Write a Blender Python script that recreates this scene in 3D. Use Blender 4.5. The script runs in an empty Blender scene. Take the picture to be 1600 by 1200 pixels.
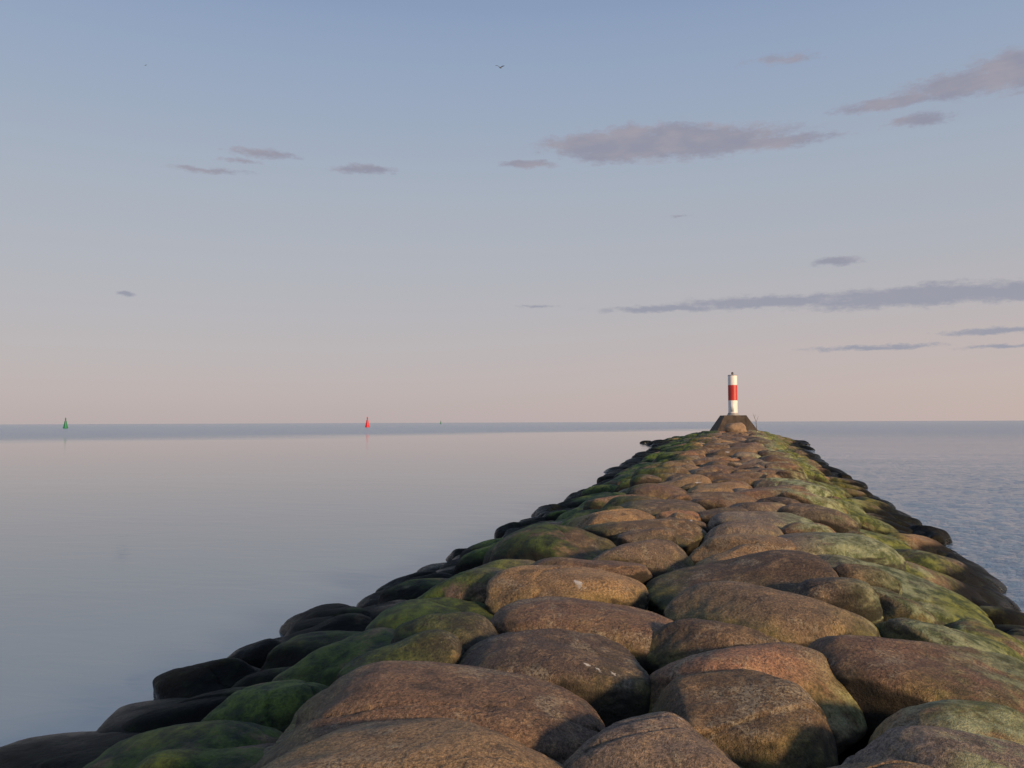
import bpy, bmesh, math, random
import numpy as np
from mathutils import Vector, Matrix, noise
random.seed(11); np.random.seed(11)
scene=bpy.context.scene
COL=scene.collection
R=math.radians

# ------------------------------------------------------------------ helpers
def link(o, parent=None):
    COL.objects.link(o)
    if parent is not None: o.parent=parent
    return o
def tag(o,label,cat,group=None):
    o["label"]=label; o["category"]=cat
    if group: o["group"]=group
def mesh_obj(name,verts,faces,mat,parent=None,smooth=True,loc=(0,0,0)):
    me=bpy.data.meshes.new(name); me.from_pydata([tuple(v) for v in verts],[],faces); me.update()
    if smooth:
        for p in me.polygons: p.use_smooth=True
    me.materials.append(mat)
    o=bpy.data.objects.new(name,me); o.location=loc
    return link(o,parent)
def lathe(name,prof,mat,parent=None,seg=40,loc=(0,0,0),smooth=True):
    vs=[];fs=[]
    for r,z in prof:
        for i in range(seg):
            a=2*math.pi*i/seg; vs.append((r*math.cos(a),r*math.sin(a),z))
    n=len(prof)
    for j in range(n-1):
        for i in range(seg):
            k=(i+1)%seg
            fs.append((j*seg+i,j*seg+k,(j+1)*seg+k,(j+1)*seg+i))
    fs.append(tuple(range(seg))[::-1]); fs.append(tuple((n-1)*seg+i for i in range(seg)))
    o=mesh_obj(name,vs,fs,mat,parent,smooth,loc)
    if smooth:
        m=o.modifiers.new("edge","EDGE_SPLIT"); m.split_angle=R(35)
    return o
def tubes(name,paths,mat,parent=None,seg=7,loc=(0,0,0)):
    vs=[];fs=[]
    for pts,rad in paths:
        pts=[Vector(p) for p in pts]; base=len(vs)
        for j,p in enumerate(pts):
            t=(pts[min(j+1,len(pts)-1)]-pts[max(j-1,0)]).normalized()
            u=t.cross(Vector((.13,.97,.2))).normalized(); w=t.cross(u)
            for i in range(seg):
                a=2*math.pi*i/seg; vs.append(p+(u*math.cos(a)+w*math.sin(a))*rad[j])
        for j in range(len(pts)-1):
            for i in range(seg):
                k=(i+1)%seg
                fs.append((base+j*seg+i,base+j*seg+k,base+(j+1)*seg+k,base+(j+1)*seg+i))
        fs.append(tuple(base+i for i in range(seg))[::-1])
        fs.append(tuple(base+(len(pts)-1)*seg+i for i in range(seg)))
    return mesh_obj(name,vs,fs,mat,parent,True,loc)
def np_mesh(name,V,F,mat):
    me=bpy.data.meshes.new(name); k=F.shape[1]
    me.vertices.add(len(V)); me.vertices.foreach_set("co",V.astype(np.float32).ravel())
    me.loops.add(F.size); me.loops.foreach_set("vertex_index",F.ravel().astype(np.int32))
    me.polygons.add(len(F)); me.polygons.foreach_set("loop_start",np.arange(0,F.size,k,dtype=np.int32))
    me.polygons.foreach_set("use_smooth",np.ones(len(F),dtype=bool)); me.update(calc_edges=True); me.materials.append(mat)
    return link(bpy.data.objects.new(name,me))

class NT:
    def __init__(s,nt): s.nt=nt; s.n=nt.nodes; s.l=nt.links
    def put(s,sock,v):
        if v is None: return
        if isinstance(v,bpy.types.NodeSocket): s.l.new(v,sock)
        else:
            if sock.type=='RGBA' and len(v)==3: v=(*v,1)
            sock.default_value=v
    def m(s,op,a,b=None,c=None,clamp=False):
        n=s.n.new("ShaderNodeMath"); n.operation=op; n.use_clamp=clamp
        for i,v in enumerate((a,b,c)): s.put(n.inputs[i],v)
        return n.outputs[0]
    def v(s,op,a,b=None):
        n=s.n.new("ShaderNodeVectorMath"); n.operation=op
        s.put(n.inputs[0],a); s.put(n.inputs[1],b)
        return n.outputs["Value"] if op in("LENGTH","DOT_PRODUCT") else n.outputs[0]
    def sep(s,a):
        n=s.n.new("ShaderNodeSeparateXYZ"); s.put(n.inputs[0],a); return n.outputs
    def comb(s,x,y,z):
        n=s.n.new("ShaderNodeCombineXYZ")
        for i,v in enumerate((x,y,z)): s.put(n.inputs[i],v)
        return n.outputs[0]
    def noise(s,vec,scale,detail=4,rough=.55,dist=0,col=False):
        n=s.n.new("ShaderNodeTexNoise"); s.put(n.inputs["Vector"],vec)
        n.inputs["Scale"].default_value=scale; n.inputs["Detail"].default_value=detail
        n.inputs["Roughness"].default_value=rough; n.inputs["Distortion"].default_value=dist
        return n.outputs["Color" if col else "Fac"]
    def ramp(s,f,stops,interp='LINEAR'):
        n=s.n.new("ShaderNodeValToRGB"); s.put(n.inputs[0],f); e=n.color_ramp.elements
        n.color_ramp.interpolation=interp
        while len(e)<len(stops): e.new(.5)
        for k,(p,c) in enumerate(stops):
            e[k].position=p; e[k].color=(*c,1) if not isinstance(c,(int,float)) else (c,c,c,1)
        return n.outputs[0]
    def mix(s,f,a,b,mode='MIX'):
        n=s.n.new("ShaderNodeMix"); n.data_type='RGBA'; n.blend_type=mode
        s.put(n.inputs[0],f); s.put(n.inputs[6],a); s.put(n.inputs[7],b); return n.outputs[2]
    def step(s,x,a,b):
        n=s.n.new("ShaderNodeMapRange"); n.interpolation_type='SMOOTHSTEP'
        s.put(n.inputs[0],x); n.inputs[1].default_value=a; n.inputs[2].default_value=b
        return n.outputs[0]
    def bump(s,h,strength,dist,normal=None):
        n=s.n.new("ShaderNodeBump"); s.put(n.inputs["Height"],h); s.put(n.inputs["Strength"],strength)
        n.inputs["Distance"].default_value=dist
        if normal is not None: s.put(n.inputs["Normal"],normal)
        return n.outputs[0]
def new_mat(name):
    m=bpy.data.materials.new(name); m.use_nodes=True; t=NT(m.node_tree)
    return m,t,m.node_tree.nodes["Principled BSDF"]
def simple_mat(name,col,rough=.5,var=.25,scale=6,metal=0,streak=False):
    m,t,b=new_mat(name)
    pos=t.n.new("ShaderNodeNewGeometry").outputs["Position"]
    v=t.v('MULTIPLY',pos,(1,1,.25)) if streak else pos
    n=t.noise(v,scale,5,.6)
    f=t.m('MULTIPLY_ADD',t.step(n,.3,.72),var*1.2,1-var)
    c=t.mix(1.0,col,t.comb(f,f,f),'MULTIPLY')
    t.put(b.inputs["Base Color"],c); t.put(b.inputs["Roughness"],rough); b.inputs["Metallic"].default_value=metal
    t.put(b.inputs["Normal"],t.bump(n,.3,.01))
    return m

# ------------------------------------------------------------------ breakwater shape
def widths(y):
    wl=float(np.interp(y,[0,5,9,20,40,55,97,118,130],[5.85,5.85,5.85,5.85,6.1,7.3,9.0,12.0,12.0])); wr=float(np.interp(y,[0,10,15,25,49,97,118,130],[4.0,4.05,4.2,4.6,5.1,6.4,8.8,8.8]))
    if y>120:
        k=math.sqrt(max(0.0025,1-((y-120)/13)**2)); wl*=k; wr*=k
    return wl,wr
def prof(x,y):
    wl,wr=widths(y)
    hc=float(np.interp(y,[0,60,100,130],[1.4,1.4,1.7,1.7]))
    if y>124: hc*=max(0,1-(y-124)/9)
    xl=-.4*wl; xr=.28*wr
    if y>60: kk=float(np.interp(y,[60,100],[1,.6])); xl*=kk; xr*=kk
    t=0
    if x<xl: t=(xl-x)/(wl+xl)
    if x>xr: t=(x-xr)/(wr-xr)
    return hc*(1-t),t,hc

# ------------------------------------------------------------------ stone material
def stone_material():
    m,t,b=new_mat("weathered_granite")
    g=t.n.new("ShaderNodeNewGeometry"); pos=g.outputs["Position"]; nz=t.sep(g.outputs["Normal"])
    oi=t.n.new("ShaderNodeObjectInfo")
    rnd=t.m('FRACT',t.m('ADD',oi.outputs["Random"],g.outputs["Random Per Island"]))
    rnd2=t.m('FRACT',t.m('MULTIPLY',rnd,7.31)); rnd3=t.m('FRACT',t.m('MULTIPLY',rnd,23.7))
    xyz=t.sep(pos); x,y,z=xyz[0],xyz[1],xyz[2]
    off=t.comb(t.m('MULTIPLY',rnd,37.),t.m('MULTIPLY',rnd2,19.),0.)
    p=t.v('ADD',pos,off)
    n1=t.noise(p,1.3,5,.6); n2=t.noise(p,6,6,.70); n3=t.noise(p,46,4,.78); n4=t.noise(p,160,2,.6)
    base=t.ramp(rnd,[(0,(.190,.104,.057)),(.14,(.108,.073,.050)),(.28,(.238,.150,.070)),(.42,(.088,.069,.056)),(.54,(.215,.113,.063)),(.66,(.148,.124,.099)),(.78,(.258,.164,.077)),(.88,(.078,.060,.048)),(1,(.175,.127,.088))])
    vv=t.m('MULTIPLY_ADD',rnd2,.80,.60); vc=t.comb(vv,vv,vv); base=t.mix(1.,base,vc,'MULTIPLY')
    c=t.mix(t.m('MULTIPLY',t.step(n1,.42,.62),.5),base,(.088,.060,.042))
    c=t.mix(t.m('MULTIPLY',t.step(n2,.5,.66),.45),c,(.36,.235,.12))
    c=t.mix(t.m('MULTIPLY',t.step(n2,.47,.33),.62),c,(.034,.026,.020))
    f=t.m('MULTIPLY_ADD',t.step(n3,.3,.7),1.25,.40)
    c=t.mix(1.,c,t.comb(f,f,f),'MULTIPLY')
    f=t.m('MULTIPLY_ADD',t.step(n4,.3,.7),.8,.6)
    c=t.mix(.8,c,t.comb(f,f,f),'MULTIPLY')
    ln=t.noise(p,2.6,7,.7)
    li=t.m('MULTIPLY',t.step(ln,.53,.63),t.step(nz[2],.2,.8))
    li=t.m('MULTIPLY',li,t.step(n3,.38,.6))
    c=t.mix(t.m('MULTIPLY',li,.6),c,(.36,.31,.21))
    c=t.mix(t.m('MULTIPLY',t.m('MULTIPLY',t.step(n3,.61,.69),t.step(ln,.44,.56)),.5),c,(.40,.36,.28))
    dr=t.m('MULTIPLY',t.step(t.noise(pos,2.1,6,.62,.6),.685,.70),t.step(nz[2],.6,.85))
    c=t.mix(t.m('MULTIPLY',dr,.85),c,(.62,.60,.56))
    ng=t.noise(p,1.1,6,.65)
    # yellow-green algae on individual stones, low on their sides
    low=t.step(t.m('ADD',z,t.m('MULTIPLY',n1,.6)),1.72,1.27)
    ind=t.m('MULTIPLY',t.step(rnd3,.08,.3),t.step(ng,.39,.53))
    mo=t.m('MULTIPLY',t.m('MULTIPLY',low,ind),.85)
    c=t.mix(mo,c,t.mix(t.step(n2,.4,.65),(.042,.056,.009),(.170,.165,.022)))
    # dark green moss on the sheltered slope, varying from stone to stone
    side=t.step(t.m('ADD',x,t.m('MULTIPLY',rnd2,1.1)),-1.4,-2.6)
    cov=t.m('MULTIPLY_ADD',rnd3,.18,.31)
    ms=t.m('MULTIPLY',side,t.step(t.m('SUBTRACT',t.m('ADD',ng,t.m('MULTIPLY',t.m('SUBTRACT',n3,.5),.3)),cov),-.02,.07))
    mossc=t.mix(t.m('MULTIPLY',t.step(n2,.34,.62),t.step(nz[2],.25,.9)),(.008,.021,.004),(.074,.120,.012))  # moss tops brightened and sides darkened by normal to paint in shading
    mossc=t.mix(.8,mossc,vc,'MULTIPLY')
    f=t.m('MULTIPLY_ADD',t.step(n3,.3,.7),.8,.6); mossc=t.mix(1.,mossc,t.comb(f,f,f),'MULTIPLY')
    c=t.mix(t.m('MULTIPLY',ms,.95),c,mossc)
    # algae on the weather slope, heavier on some stones than others
    xs=t.m('DIVIDE',x,t.m('MULTIPLY_ADD',t.m('MAXIMUM',t.m('SUBTRACT',y,30.),0.),.006,1.))
    rs=t.m('MULTIPLY',t.step(t.m('ADD',xs,t.m('MULTIPLY',t.m('SUBTRACT',rnd2,.5),1.0)),.65,1.45),t.step(xs,3.5,2.9))
    rs=t.m('MULTIPLY',rs,t.step(t.m('ADD',nz[0],t.m('MULTIPLY',nz[2],.6)),-.15,.5))
    st=t.noise(t.v('MULTIPLY',p,(.8,3.2,1.2)),2.2,6,.7)
    al=t.m('MULTIPLY',rs,t.step(t.m('ADD',t.m('ADD',t.m('MULTIPLY',ng,.6),t.m('MULTIPLY',rnd3,.16)),t.m('ADD',t.m('MULTIPLY',st,.55),t.m('MULTIPLY',t.m('SUBTRACT',n2,.5),.3))),.56,.70))
    al=t.m('MULTIPLY',al,t.m('MULTIPLY_ADD',t.step(n3,.3,.6),.6,.4))
    alc=t.mix(t.step(n2,.38,.62),(.060,.090,.022),(.30,.345,.190))
    alc=t.mix(.8,alc,vc,'MULTIPLY')
    c=t.mix(t.m('MULTIPLY',al,.93),c,alc)
    yl=t.m('MULTIPLY',t.m('MULTIPLY',t.step(xs,1.8,2.4),t.step(xs,3.4,2.9)),t.step(t.noise(p,.9,5,.6),.41,.53))
    c=t.mix(t.m('MULTIPLY',yl,.84),c,t.mix(t.step(n2,.4,.6),(.042,.062,.009),(.180,.200,.018)))
    # crevice shade painted into the colour of steep and downward faces
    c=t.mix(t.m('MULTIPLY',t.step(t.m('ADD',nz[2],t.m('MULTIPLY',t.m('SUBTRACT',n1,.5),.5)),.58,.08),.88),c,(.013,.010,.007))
    # tidal dark band
    zz=t.m('ADD',z,t.m('MULTIPLY',t.m('SUBTRACT',n1,.5),.5))
    wet=t.step(zz,.66,.45)
    c=t.mix(t.m('MULTIPLY',wet,.98),c,t.mix(t.step(n2,.50,.70),(.003,.003,.0025),(.011,.016,.005)))
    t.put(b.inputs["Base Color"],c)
    t.put(b.inputs["Roughness"],t.m('SUBTRACT',t.m('MULTIPLY_ADD',n3,.25,.60),t.m('MULTIPLY',t.step(zz,.35,.05),.50)))
    t.put(b.inputs["Specular IOR Level"],t.m('SUBTRACT',.4,t.m('MULTIPLY',wet,.22)))
    cr=t.n.new("ShaderNodeTexVoronoi"); cr.feature='DISTANCE_TO_EDGE'; cr.inputs["Scale"].default_value=.8
    t.put(cr.inputs["Vector"],t.v('ADD',p,t.v('MULTIPLY',t.noise(p,3,4,.6,0,True),(.7,.7,.7))))
    crack=t.step(cr.outputs["Distance"],0,.03)
    h=t.m('ADD',t.m('ADD',t.m('MULTIPLY',n2,.85),t.m('MULTIPLY',n3,.38)),t.m('MULTIPLY',n4,.11))
    h=t.m('ADD',h,t.m('MULTIPLY',crack,.14))
    t.put(b.inputs["Normal"],t.bump(h,.95,.055))
    return m
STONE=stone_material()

# ------------------------------------------------------------------ stone meshes
def stone_shape(seed,sub):
    rs=random.Random(seed)
    bm=bmesh.new(); bmesh.ops.create_icosphere(bm,subdivisions=sub,radius=1)
    V=np.array([v.co[:] for v in bm.verts]); F=[tuple(v.index for v in f.verts) for f in bm.faces]; bm.free()
    n=rs.uniform(2.25,2.8)
    r=(np.abs(V)**n).sum(1)**(-1/n); V=V*r[:,None]
    for k in range(rs.randint(4,7)):
        d=Vector((rs.gauss(0,1),rs.gauss(0,1),rs.gauss(0,.8)+.2)).normalized(); th=rs.uniform(.72,.95)
        d=np.array(d[:]); q=V@d-th
        s=np.logaddexp(0,q*20)/20
        V=V-np.outer(s*.86,d)
    off=Vector((seed*3.17,seed*1.9,-seed*2.3))
    D=np.array([noise.noise(Vector(v)*.9+off)*.12+noise.noise(Vector(v)*2.5+off)*.036+noise.fractal(Vector(v)*5+off,.85,2.1,4)*.015 for v in V])
    nv=V/np.linalg.norm(V,axis=1)[:,None]
    V=V+nv*D[:,None]
    for k in range(rs.choice([0,0,1,1,2])):
        d=Vector((rs.gauss(0,1),rs.gauss(0,.7),rs.gauss(0,.5))).normalized(); th=rs.uniform(-.5,.5)
        d=np.array(d[:]); q=V@d-th+.05*np.sin(V[:,1]*5+seed)+.04*np.sin(V[:,2]*9+seed)
        V=V-nv*(np.exp(-(q/.022)**2)*.03)[:,None]
        V=V-nv*(np.where(q>0,1,0)*np.exp(-np.clip(q,0,None)/.5)*.028)[:,None]
    mx=(V.max(0)-V.min(0))/2; V=(V-(V.max(0)+V.min(0))/2)/mx
    return V,F
NV=16
SH=[stone_shape(s+1,6) for s in range(NV)]
SM=[]
for i,(V,F) in enumerate(SH):
    me=bpy.data.meshes.new("boulder"); me.from_pydata(V.tolist(),[],F); me.update()
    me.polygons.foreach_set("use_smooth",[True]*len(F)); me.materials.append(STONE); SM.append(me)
LOW4=[stone_shape(s+1,4) for s in range(NV)]; LOW3=[stone_shape(s+1,3) for s in range(NV)]

# x, y, half width, depth ratio, half height   (metres on the breakwater)
T=[(-1.68,3.85,.98,.62,.38),(-1.79,4.85,1.08,.60,.40),(-.44,4.41,.52,.85,.36),(-.02,5.16,.55,.95,.44),(.02,6.07,.76,.85,.44),
(-1.35,5.97,.74,.8,.42),(-3.32,6.97,.86,.76,.46),(-3.62,5.93,.70,.72,.42),(-3.75,5.05,.80,.68,.44),(-4.85,6.85,.85,.6,.40),
(-4.9,5.55,.75,.62,.36),(-1.22,7.11,.93,.68,.38),(-1.78,8.68,.86,.72,.38),(.28,8.08,.96,.72,.38),(-.02,9.47,1.08,.68,.36),
(1.35,6.61,1.0,.80,.46),(1.27,5.19,.60,.8,.36),(1.05,4.55,.62,.62,.34),(.59,4.15,.44,.62,.34),(1.76,10.83,1.15,.85,.38),
(2.6,14.15,1.2,.75,.40),(-3.05,8.15,.80,.76,.46),(-3.23,10.72,.86,.82,.46),(-4.6,10.6,.9,.65,.44),(-4.3,18.6,1.2,.7,.48),
(-1.53,13.28,1.08,.66,.37),(.04,12.0,.84,.78,.37),(-6.0,8.6,.38,.85,.22),(2.61,10.08,.62,.85,.36),(-.16,6.72,.62,.55,.34),
(-1.73,9.73,.75,.7,.34),(.37,14.79,.94,.72,.37),(1.06,12.36,1.08,.75,.38),(-1.61,16.36,1.08,.7,.38),(-4.5,12.2,.95,.7,.46),
(2.25,17.02,.95,.8,.38),(-3.73,21.0,.95,.8,.46),(2.6,8.85,.68,.9,.40),(2.2,6.1,.60,.95,.36),(2.49,11.9,.6,.7,.36),(-4.45,8.75,.9,.62,.44),(1.85,8.35,.78,.85,.38),
(-5.5,4.9,.45,.6,.24)]
stones=[]
for i,(x,y,a,rb,c) in enumerate(T):
    z=max(prof(x,y)[0]-c*.86,-.06)
    stones.append(dict(x=x,y=y,z=z,a=a,b=a*rb,c=c,yaw=R(random.uniform(4,20)),hand=True,v=i%NV))
TX,TY=-.76,115.
SX=[[s['x'],s['y'],s['a'],s['b']] for s in stones]
arr=np.array(SX)
def tryput(x,y,a,b,k):
    global arr
    if abs(x-TX)<a+2.6 and abs(y-TY)<b+2.6: return False
    d=((x-arr[:,0])/(a+arr[:,2]))**2+((y-arr[:,1])/(b+arr[:,3]))**2
    if d.min()<k: return False
    arr=np.vstack([arr,[x,y,a,b]]); return True
for amin,amax,n,k in [(.95,1.25,12000,.82),(.72,.95,16000,.79),(.5,.72,20000,.75),(.36,.5,14000,.66)]:
    for _ in range(n):
        y=random.uniform(.8,134); wl=13 if y>97 else 9
        x=random.uniform(-wl-2,wl+1)
        h,t,hc=prof(x,y)
        if t>1 or hc<.15: continue
        a=random.uniform(amin,amax); rb=random.uniform(.54,.80); b=a*rb
        if y<14 and a<.45: continue
        wl_,wr_=widths(y)
        if x-.8*a<-wl_ or x+.8*a>wr_: continue
        if tryput(x,y,a,b,k):
            c=a*random.uniform(.48,.64); c=min(max(c,.30),.58)
            if t>.8 and x>0: c=min(c,.46)
            z=h-c*.70+random.uniform(-.10,.09)*(2.1 if y>20 else 1)
            if a<.6: z-=.05
            if t==0 and y<40: z=min(z,1.45-c)
            if t>.7: z=max(z,-.10)
            stones.append(dict(x=x,y=y,z=z,a=a,b=b,c=c,yaw=R(random.gauss(4,18)),hand=False,v=random.randrange(NV)))
# low weed-covered stones along both waterlines
for sgn in(-1,1):
    y=2.0
    while y<129:
        wl_,wr_=widths(y); w=(wr_ if sgn>0 else wl_)
        a=random.uniform(.4,1.1)*(1.2 if y>45 else 1); b=a*random.uniform(.5,.85); c=random.uniform(.24,.44)
        x=sgn*(w-random.uniform(.2,1.2)*a+.1)
        stones.append(dict(x=x,y=y,z=random.uniform(-.10,.05),a=a,b=b,c=c,yaw=R(random.gauss(0,40)),hand=False,v=random.randrange(NV)))
        y+=b*random.uniform(.8,1.7)
for (x,y,a,c) in [(6.7,92,1.0,.45),(-12.9,119,1.1,.35),(-11.2,110,.9,.35)]:
    stones.append(dict(x=x,y=y,z=.02,a=a,b=a*.7,c=c,yaw=random.random()*3,hand=False,v=random.randrange(NV)))
# block in front of the beacon plinth
stones.append(dict(x=-.45,y=97,z=2.15,a=1.2,b=1.0,c=.76,yaw=.2,hand=True,v=3,flat=True))

def stone_matrix(s):
    e=.3
    gx=(prof(s['x']+e,s['y'])[0]-prof(s['x']-e,s['y'])[0])/(2*e)
    if s.get('flat'): gx=0
    k=.5 if s['x']<0 else .7
    n=Vector((-gx*k+random.uniform(-.14,.14),random.uniform(-.15,.1),1)).normalized()
    q=Vector((0,0,1)).rotation_difference(n).to_matrix().to_4x4()
    flip=math.pi if (int(s['x']*100)&1) else 0
    return Matrix.Translation((s['x'],s['y'],s['z']))@q@Matrix.Rotation(s['yaw']+flip,4,'Z')@Matrix.Diagonal((s['a'],s['b'],s['c'],1))
def stone_label(s):
    h,t,hc=prof(s['x'],s['y'])
    if s.get('flat'): return "large rounded brown block standing before the beacon plinth"
    if s['z']+s['c']<.5: return "dark wet boulder lying at the breakwater waterline"
    if s['x']<0 and t>.25: return "green moss-covered boulder on the breakwater's sheltered slope"
    if s['x']>0 and t>.15: return "boulder with pale green algae on the breakwater slope"
    if s['a']>.8: return "large reddish brown rounded boulder on the breakwater crest"
    return "brown rounded granite boulder wedged in the breakwater crest"
stones.sort(key=lambda s:(s['x']**2+s['y']**2)-(1e6 if s['hand'] else 0))
ind=stones[:298]; rest=stones[298:]
pale=simple_mat("pale_granite",(.29,.20,.13),.85,.4,2.2)  # lighter granite colour, only for the block before the plinth
for s in ind:
    me=SM[s['v']]
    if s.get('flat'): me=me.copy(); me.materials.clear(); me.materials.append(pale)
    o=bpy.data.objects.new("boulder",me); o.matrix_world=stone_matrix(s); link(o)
    tag(o,stone_label(s),"boulder","boulders of the breakwater")
AV=[];AF=[];base=0
for s in rest:
    V,F=(LOW4 if s['y']<62 else LOW3)[s['v']]
    M=np.array(stone_matrix(s)); W=V@M[:3,:3].T+M[:3,3]
    AV.append(W); AF.append(np.array(F)+base); base+=len(V)
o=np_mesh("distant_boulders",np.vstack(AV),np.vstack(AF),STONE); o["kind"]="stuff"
tag(o,"mass of brown and mossy boulders along the breakwater","boulders")

# core of the breakwater under the stones
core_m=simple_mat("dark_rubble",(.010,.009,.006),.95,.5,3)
ys=np.arange(-6,135,1.0); xs=np.linspace(-16,14,61); vs=[];fs=[]
for y in ys:
    for x in xs:
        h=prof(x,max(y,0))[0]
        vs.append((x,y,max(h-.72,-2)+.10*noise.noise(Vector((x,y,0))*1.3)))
nx=len(xs)
for j in range(len(ys)-1):
    for i in range(nx-1):
        a=j*nx+i; fs.append((a,a+1,a+nx+1,a+nx))
o=mesh_obj("breakwater_core",vs,fs,core_m); o["kind"]="structure"; o["label"]="dark rubble core under the breakwater stones"; o["category"]="breakwater"

# ------------------------------------------------------------------ water
wm,t,b=new_mat("sea_water")
g=t.n.new("ShaderNodeNewGeometry"); pos=g.outputs["Position"]; q=t.sep(pos)
edge=t.noise(t.v('MULTIPLY',pos,(.012,.03,0)),1,3,.5)
f=t.m('SUBTRACT',t.m('MULTIPLY_ADD',t.m('ADD',q[0],33.),2.0,265.),q[1])
f=t.m('ADD',f,t.m('MULTIPLY',t.m('SUBTRACT',edge,.5),150.))
calm=t.m('MULTIPLY',t.step(f,-120,40),t.step(q[0],3,-3))
rough=t.m('SUBTRACT',1.,calm)
w1=t.noise(t.v('MULTIPLY',pos,(.55,1.2,0)),1.5,3,.6,.6)
w2=t.noise(t.v('MULTIPLY',pos,(.75,1.2,0)),7.5,4,.65,.4)
w3=t.noise(t.v('MULTIPLY',pos,(.3,.8,0)),.5,3,.5,.5)
w4=t.noise(t.v('MULTIPLY',pos,(.03,.11,0)),1.0,3,.5)
patch=t.step(t.noise(t.v('MULTIPLY',pos,(.02,.07,0)),1,3,.6),.35,.65)
hr=t.m('ADD',t.m('ADD',t.m('MULTIPLY',w1,.18),t.m('MULTIPLY',w2,.16)),t.m('MULTIPLY',w4,.9))
hc_=t.m('ADD',t.m('MULTIPLY',w1,.35),t.m('MULTIPLY',w3,.6))
hh=t.m('ADD',t.m('MULTIPLY',hr,t.m('MULTIPLY',rough,t.m('MULTIPLY_ADD',patch,.35,.65))),t.m('MULTIPLY',hc_,t.m('MULTIPLY',calm,.022)))
bn=t.bump(hh,1.,.8)
far=t.step(t.v('LENGTH',pos),60,260)
t.put(b.inputs["Base Color"],t.mix(rough,(.135,.18,.205),(.15,.215,.28)))
t.put(b.inputs["Roughness"],t.m('MULTIPLY_ADD',t.m('MULTIPLY',rough,far),.15,.03))
t.put(b.inputs["IOR"],t.m('MULTIPLY_ADD',calm,1.2,2.25))
t.put(b.inputs["Normal"],bn)
# sea surface as one sheet: ring spacing grows with distance, real wavelets on the open side
rr=[2.0]
while rr[-1]<420: rr.append(rr[-1]*1.0058)
rr+= [500,700,1000,2000,5000,12000,30000]
rr=np.array(rr); th=np.radians(np.concatenate([np.arange(-80,-22,2.0),np.arange(-22,0,.4),np.arange(0,30,.10),np.arange(30,100,2.0)]))
RR,TT=np.meshgrid(rr,th,indexing='ij'); X=RR*np.sin(TT); Y=RR*np.cos(TT)
Z=np.zeros_like(X); rg=np.random.RandomState(5)
for k in range(66):
    lam=.16*(10**(rg.rand()*.80)); ang=rg.normal(R(75),R(40)); amp=.0074*lam**.75
    kx,ky=math.cos(ang)*2*math.pi/lam,math.sin(ang)*2*math.pi/lam
    fade=np.clip(1.6-RR*.0058*2.1/lam,0,1)
    grp=.6+.4*np.sin(X*rg.uniform(.05,.3)+Y*rg.uniform(.05,.3)+rg.rand()*6)
    Z+=amp*fade*grp*np.sin(kx*X+ky*Y+rg.rand()*6.28+.8*np.sin(.35*X+.5*Y*rg.rand()))
mask=1/(1+np.exp(-(X-2.0)/1.0)); mask=mask*np.clip((420-RR)/120,0,1)
gust=.65+.35*np.sin(X*.06+Y*.031+1.0)*np.sin(Y*.09-X*.02)
Z*=mask*gust
nt_=len(th); nr=len(rr); V=np.stack([X.ravel(),Y.ravel(),Z.ravel()],1)
i0=(np.arange(nr-1)[:,None]*nt_+np.arange(nt_-1)[None,:]).ravel()
F=np.stack([i0,i0+nt_,i0+nt_+1,i0+1],1)[:,::-1]
o=np_mesh("water",V,F,wm)
me=o.data
if me.polygons[0].normal.z<0: me.flip_normals()
o["kind"]="structure"; o["label"]="calm grey-blue sea reaching to the horizon"; o["category"]="sea"

# ------------------------------------------------------------------ beacon
bx=bpy.data.objects.new("beacon_tower",None); bx.location=(TX,TY,1.2); link(bx)
tag(bx,"white beacon tower with red band on concrete plinth","beacon")
conc=simple_mat("stained_concrete",(.080,.060,.044),.9,.6,1.6,streak=True)
white=simple_mat("weathered_white_paint",(.76,.74,.72),.5,.16,2.5,streak=True)
red=simple_mat("faded_red_paint",(.50,.035,.028),.45,.2,2.5,streak=True)
grey=simple_mat("grey_metal",(.34,.34,.34),.5,.3,6)
dark=simple_mat("dark_metal",(.06,.06,.065),.5,.3,6)
def frustum(name,h0,h1,z0,z1,mat,parent,yaw):
    vs=[]; N=8; fs=[]
    lev=[(h0,z0),(h0*.985,z0+.25)]+[(h0*.985+(h1-h0*.985)*k/N,z0+.25+(z1-z0-.25)*k/N) for k in range(1,N+1)]
    for hh,z in lev:
        ring=[]
        for cx,cy in((1,1),(-1,1),(-1,-1),(1,-1)):
            for s in(-1,1):
                ch=.08
                if s<0: px,py=cx*hh-(cx*ch if cx*cy>0 else 0),cy*hh-(cy*ch if cx*cy<0 else 0)
                else: px,py=cx*hh-(cx*ch if cx*cy<0 else 0),cy*hh-(cy*ch if cx*cy>0 else 0)
                ring.append((px,py,z))
        ring.sort(key=lambda p:math.atan2(p[1],p[0])); vs+=ring
    n=8
    for j in range(len(lev)-1):
        for i in range(n):
            k=(i+1)%n; fs.append((j*n+i,j*n+k,(j+1)*n+k,(j+1)*n+i))
    fs.append(tuple((len(lev)-1)*n+i for i in range(n)))
    o=mesh_obj(name,vs,fs,mat,parent,False); o.rotation_euler[2]=yaw; return o
frustum("plinth",2.9,1.45,0,2.62,conc,bx,R(12))
rad=.60
lathe("base_flange",[(.80,2.62),(.80,2.72),(.68,2.76),(.68,2.95),(.62,2.97)],grey,bx)
lathe("lower_shaft",[(rad,2.97),(rad,4.62)],white,bx)
lathe("red_band",[(rad+.008,4.62),(rad+.008,6.66)],red,bx)
lathe("upper_shaft",[(rad,6.66),(rad,7.92)],white,bx)
lathe("cap",[(rad+.02,7.92),(rad+.02,7.98),(.5,8.04),(.16,8.08)],grey,bx)
lathe("lantern",[(.12,8.08),(.12,8.14),(.15,8.16),(.15,8.32),(.11,8.38),(.04,8.42)],dark,bx,seg=20)
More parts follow.
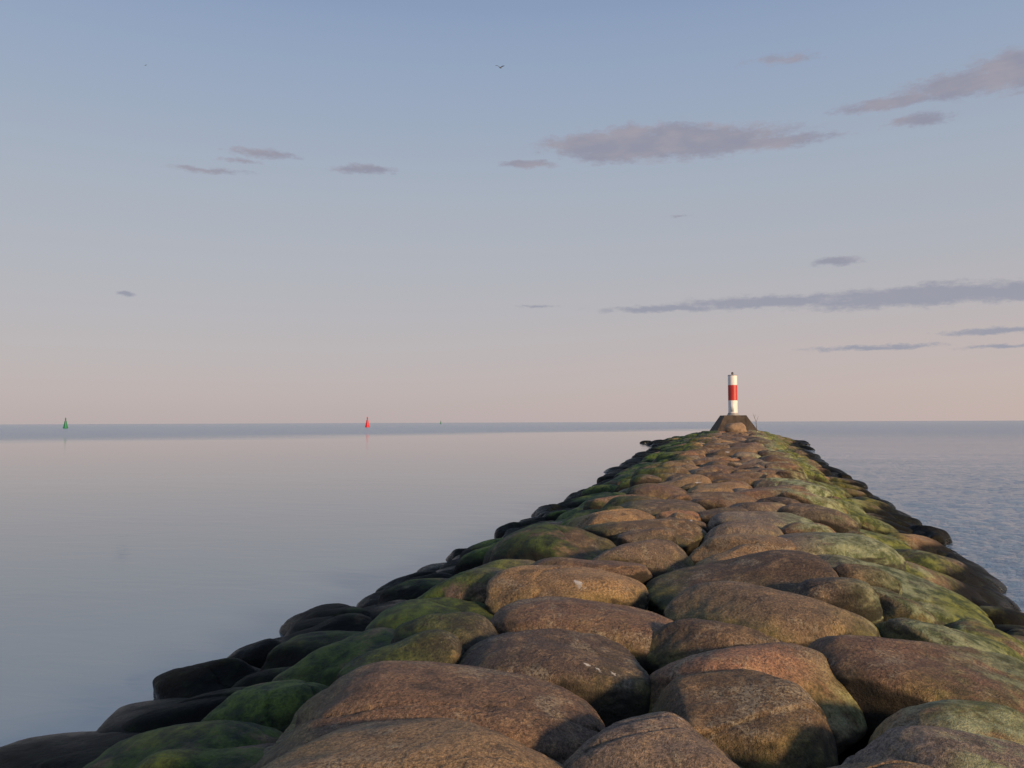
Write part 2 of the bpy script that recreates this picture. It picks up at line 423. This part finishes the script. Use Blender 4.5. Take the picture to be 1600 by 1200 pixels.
vs=[];fs=[]
for k in range(7):
    a=R(-118+k*7)
    for z in(3.12,4.45): vs.append(((rad+.02)*math.cos(a),(rad+.02)*math.sin(a),z))
for k in range(6): fs.append((2*k,2*k+2,2*k+3,2*k+1))
d=mesh_obj("door",vs,fs,white,bx); mm=d.modifiers.new("s","SOLIDIFY"); mm.thickness=.03

# ------------------------------------------------------------------ buoys
green=simple_mat("green_buoy_paint",(.01,.17,.07),.5,.2,1)
redb=simple_mat("red_buoy_paint",(.62,.02,.03),.5,.15,1)
def buoy(x,y,h,mat,name,label,conical):
    e=bpy.data.objects.new(name,None); e.location=(x,y,0); link(e); tag(e,label,"buoy")
    lathe("float_body",[(h*.15,-h*.1),(h*.21,0),(h*.22,h*.05),(h*.21,h*.12),(h*.18,h*.16)],mat,e,seg=24)
    lathe("daymark",[(h*.18,h*.16),(h*.155,h*.30),(h*.11,h*.55),(h*.085,h*.70)],mat,e,seg=12)
    lathe("lantern",[(h*.04,h*.70),(h*.04,h*.77),(h*.05,h*.78),(h*.05,h*.83),(h*.03,h*.84)],dark,e,seg=12)
    if conical: lathe("top_mark",[(h*.075,h*.84),(h*.008,h*1.02)],mat,e,seg=20)
    else: lathe("top_mark",[(h*.055,h*.84),(h*.055,h*.98)],mat,e,seg=20)
    return e
def ground(px_bearing,depth):
    # point at a compass bearing measured from the camera heading (degrees) and a range in metres
    a=R(px_bearing-15.24); return depth*math.sin(a),depth*math.cos(a)
x,y=ground(-28.2,660); buoy(x,y,7.5,green,"navigation_buoy","green conical navigation buoy floating on calm sea",True)
x,y=ground(-9.86,600); buoy(x,y,7.4,redb,"navigation_buoy","red pillar navigation buoy with can topmark at sea",False)
x,y=ground(-4.9,1900); buoy(x,y,8.0,green,"navigation_buoy","tiny distant dark green buoy near the horizon",True)

# ------------------------------------------------------------------ gulls
gm=simple_mat("gull_plumage",(.16,.16,.17),.8,.3,8)
def gull(x,y,z,yaw,roll):
    vs=[];fs=[]; seg=10
    pr=[(-.30,.008),(-.24,.035),(-.14,.062),(0,.075),(.12,.066),(.18,.045),(.22,.045),(.26,.036),(.30,.010),(.34,.004)]
    for px,r in pr:
        for i in range(seg):
            a=2*math.pi*i/seg; vs.append((px,r*math.cos(a),r*.9*math.sin(a)+(.02 if px>.16 else 0)))
    for j in range(len(pr)-1):
        for i in range(seg):
            k=(i+1)%seg; fs.append((j*seg+i,j*seg+k,(j+1)*seg+k,(j+1)*seg+i))
    b0=len(vs); vs+=[(-.24,-.03,.01),(-.24,.03,.01),(-.42,.09,.0),(-.44,0,.0),(-.42,-.09,.0)]; fs.append((b0,b0+1,b0+2,b0+3,b0+4))
    for sg in(-1,1):
        st=[(.03,.02,.09,-.09),(.22,.15,.13,-.07),(.42,.24,.12,-.06),(.58,.24,.03,-.10),(.72,.19,-.10,-.16)]
        b0=len(vs)
        for yy,zz,f0,f1 in st:
            vs+=[(f0,sg*yy,zz+.012),(f1,sg*yy,zz),(f0,sg*yy,zz-.006),]
        for k in range(len(st)-1):
            a=b0+k*3; c=a+3
            fs+= [(a,a+1,c+1,c),(a+1,a+2,c+2,c+1),(a+2,a,c,c+2)]
    o=mesh_obj("gull",vs,fs,gm); o.location=(x,y,z); o.rotation_euler=(roll,0,yaw)
    tag(o,"dark gull flying with raised wings in open sky","bird"); return o
x,y=ground(-.75,104); gull(x,y,3+104*.434,R(75),R(14))
x,y=ground(-24.1,330); gull(x,y,3+330*.400,R(60),0)

# dry branch beside the plinth
bm_=simple_mat("dry_bark",(.13,.10,.075),.9,.4,10)
br=tubes("dry_branch",[([(0,0,-.6),(.05,0,.4),(-.02,0,1.1),(-.2,.05,1.6),(-.38,.05,2.1)],[.040,.036,.028,.02,.01]),
 ([(-.02,0,1.0),(.15,0,1.4),(.3,.05,1.8)],[.022,.016,.008]),([(-.18,.05,1.55),(-.1,.05,1.9),(0,.1,2.0)],[.016,.011,.006]),
 ([(.03,0,.7),(-.2,0,1.0),(-.3,0,1.15)],[.018,.011,.006])],bm_)
br.location=(2.05,108,1.9); tag(br,"thin bare dry branch sticking up beside the beacon plinth","branch")

# ------------------------------------------------------------------ camera
cam=bpy.data.cameras.new("camera"); co=bpy.data.objects.new("camera",cam); link(co)
cam.sensor_width=36; cam.lens=1300/1600*36; cam.clip_end=80000; cam.clip_start=.05
co.matrix_world=Matrix.Translation((0,0,3))@Matrix.Rotation(R(15.24),4,'Z')@Matrix.Rotation(R(92.64),4,'X')@Matrix.Rotation(R(-.215),4,'Z')
scene.camera=co

# ------------------------------------------------------------------ sun + sky
AZ,EL=R(122),R(14)
sd=Vector((math.sin(AZ)*math.cos(EL),math.cos(AZ)*math.cos(EL),math.sin(EL)))
sl=bpy.data.lights.new("sun","SUN"); sl.energy=5.0; sl.angle=R(4.5); sl.color=(1,.69,.41)
so=link(bpy.data.objects.new("sun",sl)); so.rotation_euler=sd.to_track_quat('Z','Y').to_euler(); so.location=(20,0,20)

w=bpy.data.worlds.new("World"); scene.world=w; w.use_nodes=True; t=NT(w.node_tree)
bg=w.node_tree.nodes["Background"]
sky=t.n.new("ShaderNodeTexSky"); sky.sky_type='NISHITA'; sky.sun_disc=False; sky.sun_elevation=EL; sky.sun_rotation=AZ
dirv=t.v('NORMALIZE',t.n.new("ShaderNodeTexCoord").outputs["Generated"])
d=t.sep(dirv)
el=t.m('MULTIPLY',t.m('ARCSINE',d[2]),57.29578)
az=t.m('MULTIPLY',t.m('ARCTAN2',d[0],d[1]),57.29578)
grad=t.ramp(t.m('DIVIDE',t.m('MAXIMUM',el,0.),60.),[(0,(.495,.42,.42)),(3/60,(.515,.45,.455)),(8/60,(.475,.465,.492)),(15/60,(.410,.455,.525)),(21/60,(.335,.408,.535)),(27/60,(.275,.365,.535)),(1,(.14,.21,.39))],'B_SPLINE')
warm=t.m('MULTIPLY',t.step(az,-30,30),t.step(el,12,0))
grad=t.mix(t.m('MULTIPLY',warm,.42),grad,(.69,.52,.445))
skyc=t.mix(1.,sky.outputs[0],(.09,.09,.09),'MULTIPLY')
base=t.mix(.08,grad,skyc)
# clouds: bearing, elevation, half width, half height (degrees)
CL=[(5.9,18.6,3.2,.65,-.1),(8.3,19.0,1.6,.65,-.05),(11.7,18.4,6.0,.8,-.15),(11.3,19.0,2.4,.65,-.05),(14.2,18.7,1.8,.5,0),(16.6,18.0,4.4,.42,-.05),(6.8,17.95,2.0,.55,-.05),(1.3,17.45,2.0,.28,.1),(-10,16.85,2.4,.32,.2),(-20.3,16.1,3.0,.25,.3),(-16.7,17.5,3.0,.42,.35),(-18.3,16.9,1.8,.25,.35),
(25.0,19.4,3.4,.4,.1),(28.6,19.8,3.0,.7,.0),(31.8,20.0,2.6,1.0,-.05),(26.5,18.2,2.1,.45,.2),(18.4,22.8,4.2,.6,.58),(21.5,10.2,1.6,.32,.2),
(10.4,7.65,4.6,.28,.12),(17.0,7.85,5.8,.42,.05),(26.0,7.7,6.6,.6,-.05),(31.5,7.6,4,.55,0),(23.6,4.65,5.0,.2,.25),(30.3,5.35,3.2,.22,.25),(30.6,4.4,3.0,.18,.3),(-25,8.1,.75,.17,.25),(1.8,7.95,3,.16,.6),(11.7,13.7,1.4,.14,.5)]
cv=t.comb(az,el,0.)
wn=t.noise(t.v('MULTIPLY',cv,(.5,1.1,1)),.9,6,.66,0,True)
wn=t.v('MULTIPLY',t.v('SUBTRACT',wn,(.5,.5,.5)),(2.4,.8,0))
cvw=t.v('ADD',cv,wn)
dist=None
for b_,e_,hw,hh,fa in CL:
    q=t.v('LENGTH',t.v('MULTIPLY',t.v('SUBTRACT',cvw,(b_-15.24,e_,0)),(1/(hw*1.2),1/(hh*1.2),0)))
    if fa: q=t.m('ADD',q,fa)
    dist=q if dist is None else t.m('MINIMUM',dist,q)
fine=t.noise(t.v('MULTIPLY',cv,(.9,2.3,1)),1.2,9,.70)
dd=t.m('ADD',dist,t.m('MULTIPLY',t.m('SUBTRACT',fine,.5),1.5))
cm=t.step(dd,1.18,.44)
cc=t.mix(t.step(t.noise(t.v('MULTIPLY',cv,(.35,1.0,1)),.8,4,.55),.35,.7),(.275,.278,.355),(.355,.325,.375))
cc=t.mix(t.step(el,14,6),cc,(.30,.315,.385))
final=t.mix(t.m('MULTIPLY',cm,.86),base,cc)
t.put(bg.inputs[0],final); bg.inputs[1].default_value=1.0
scene.view_settings.view_transform='Standard'; scene.view_settings.look='None'; scene.view_settings.exposure=0
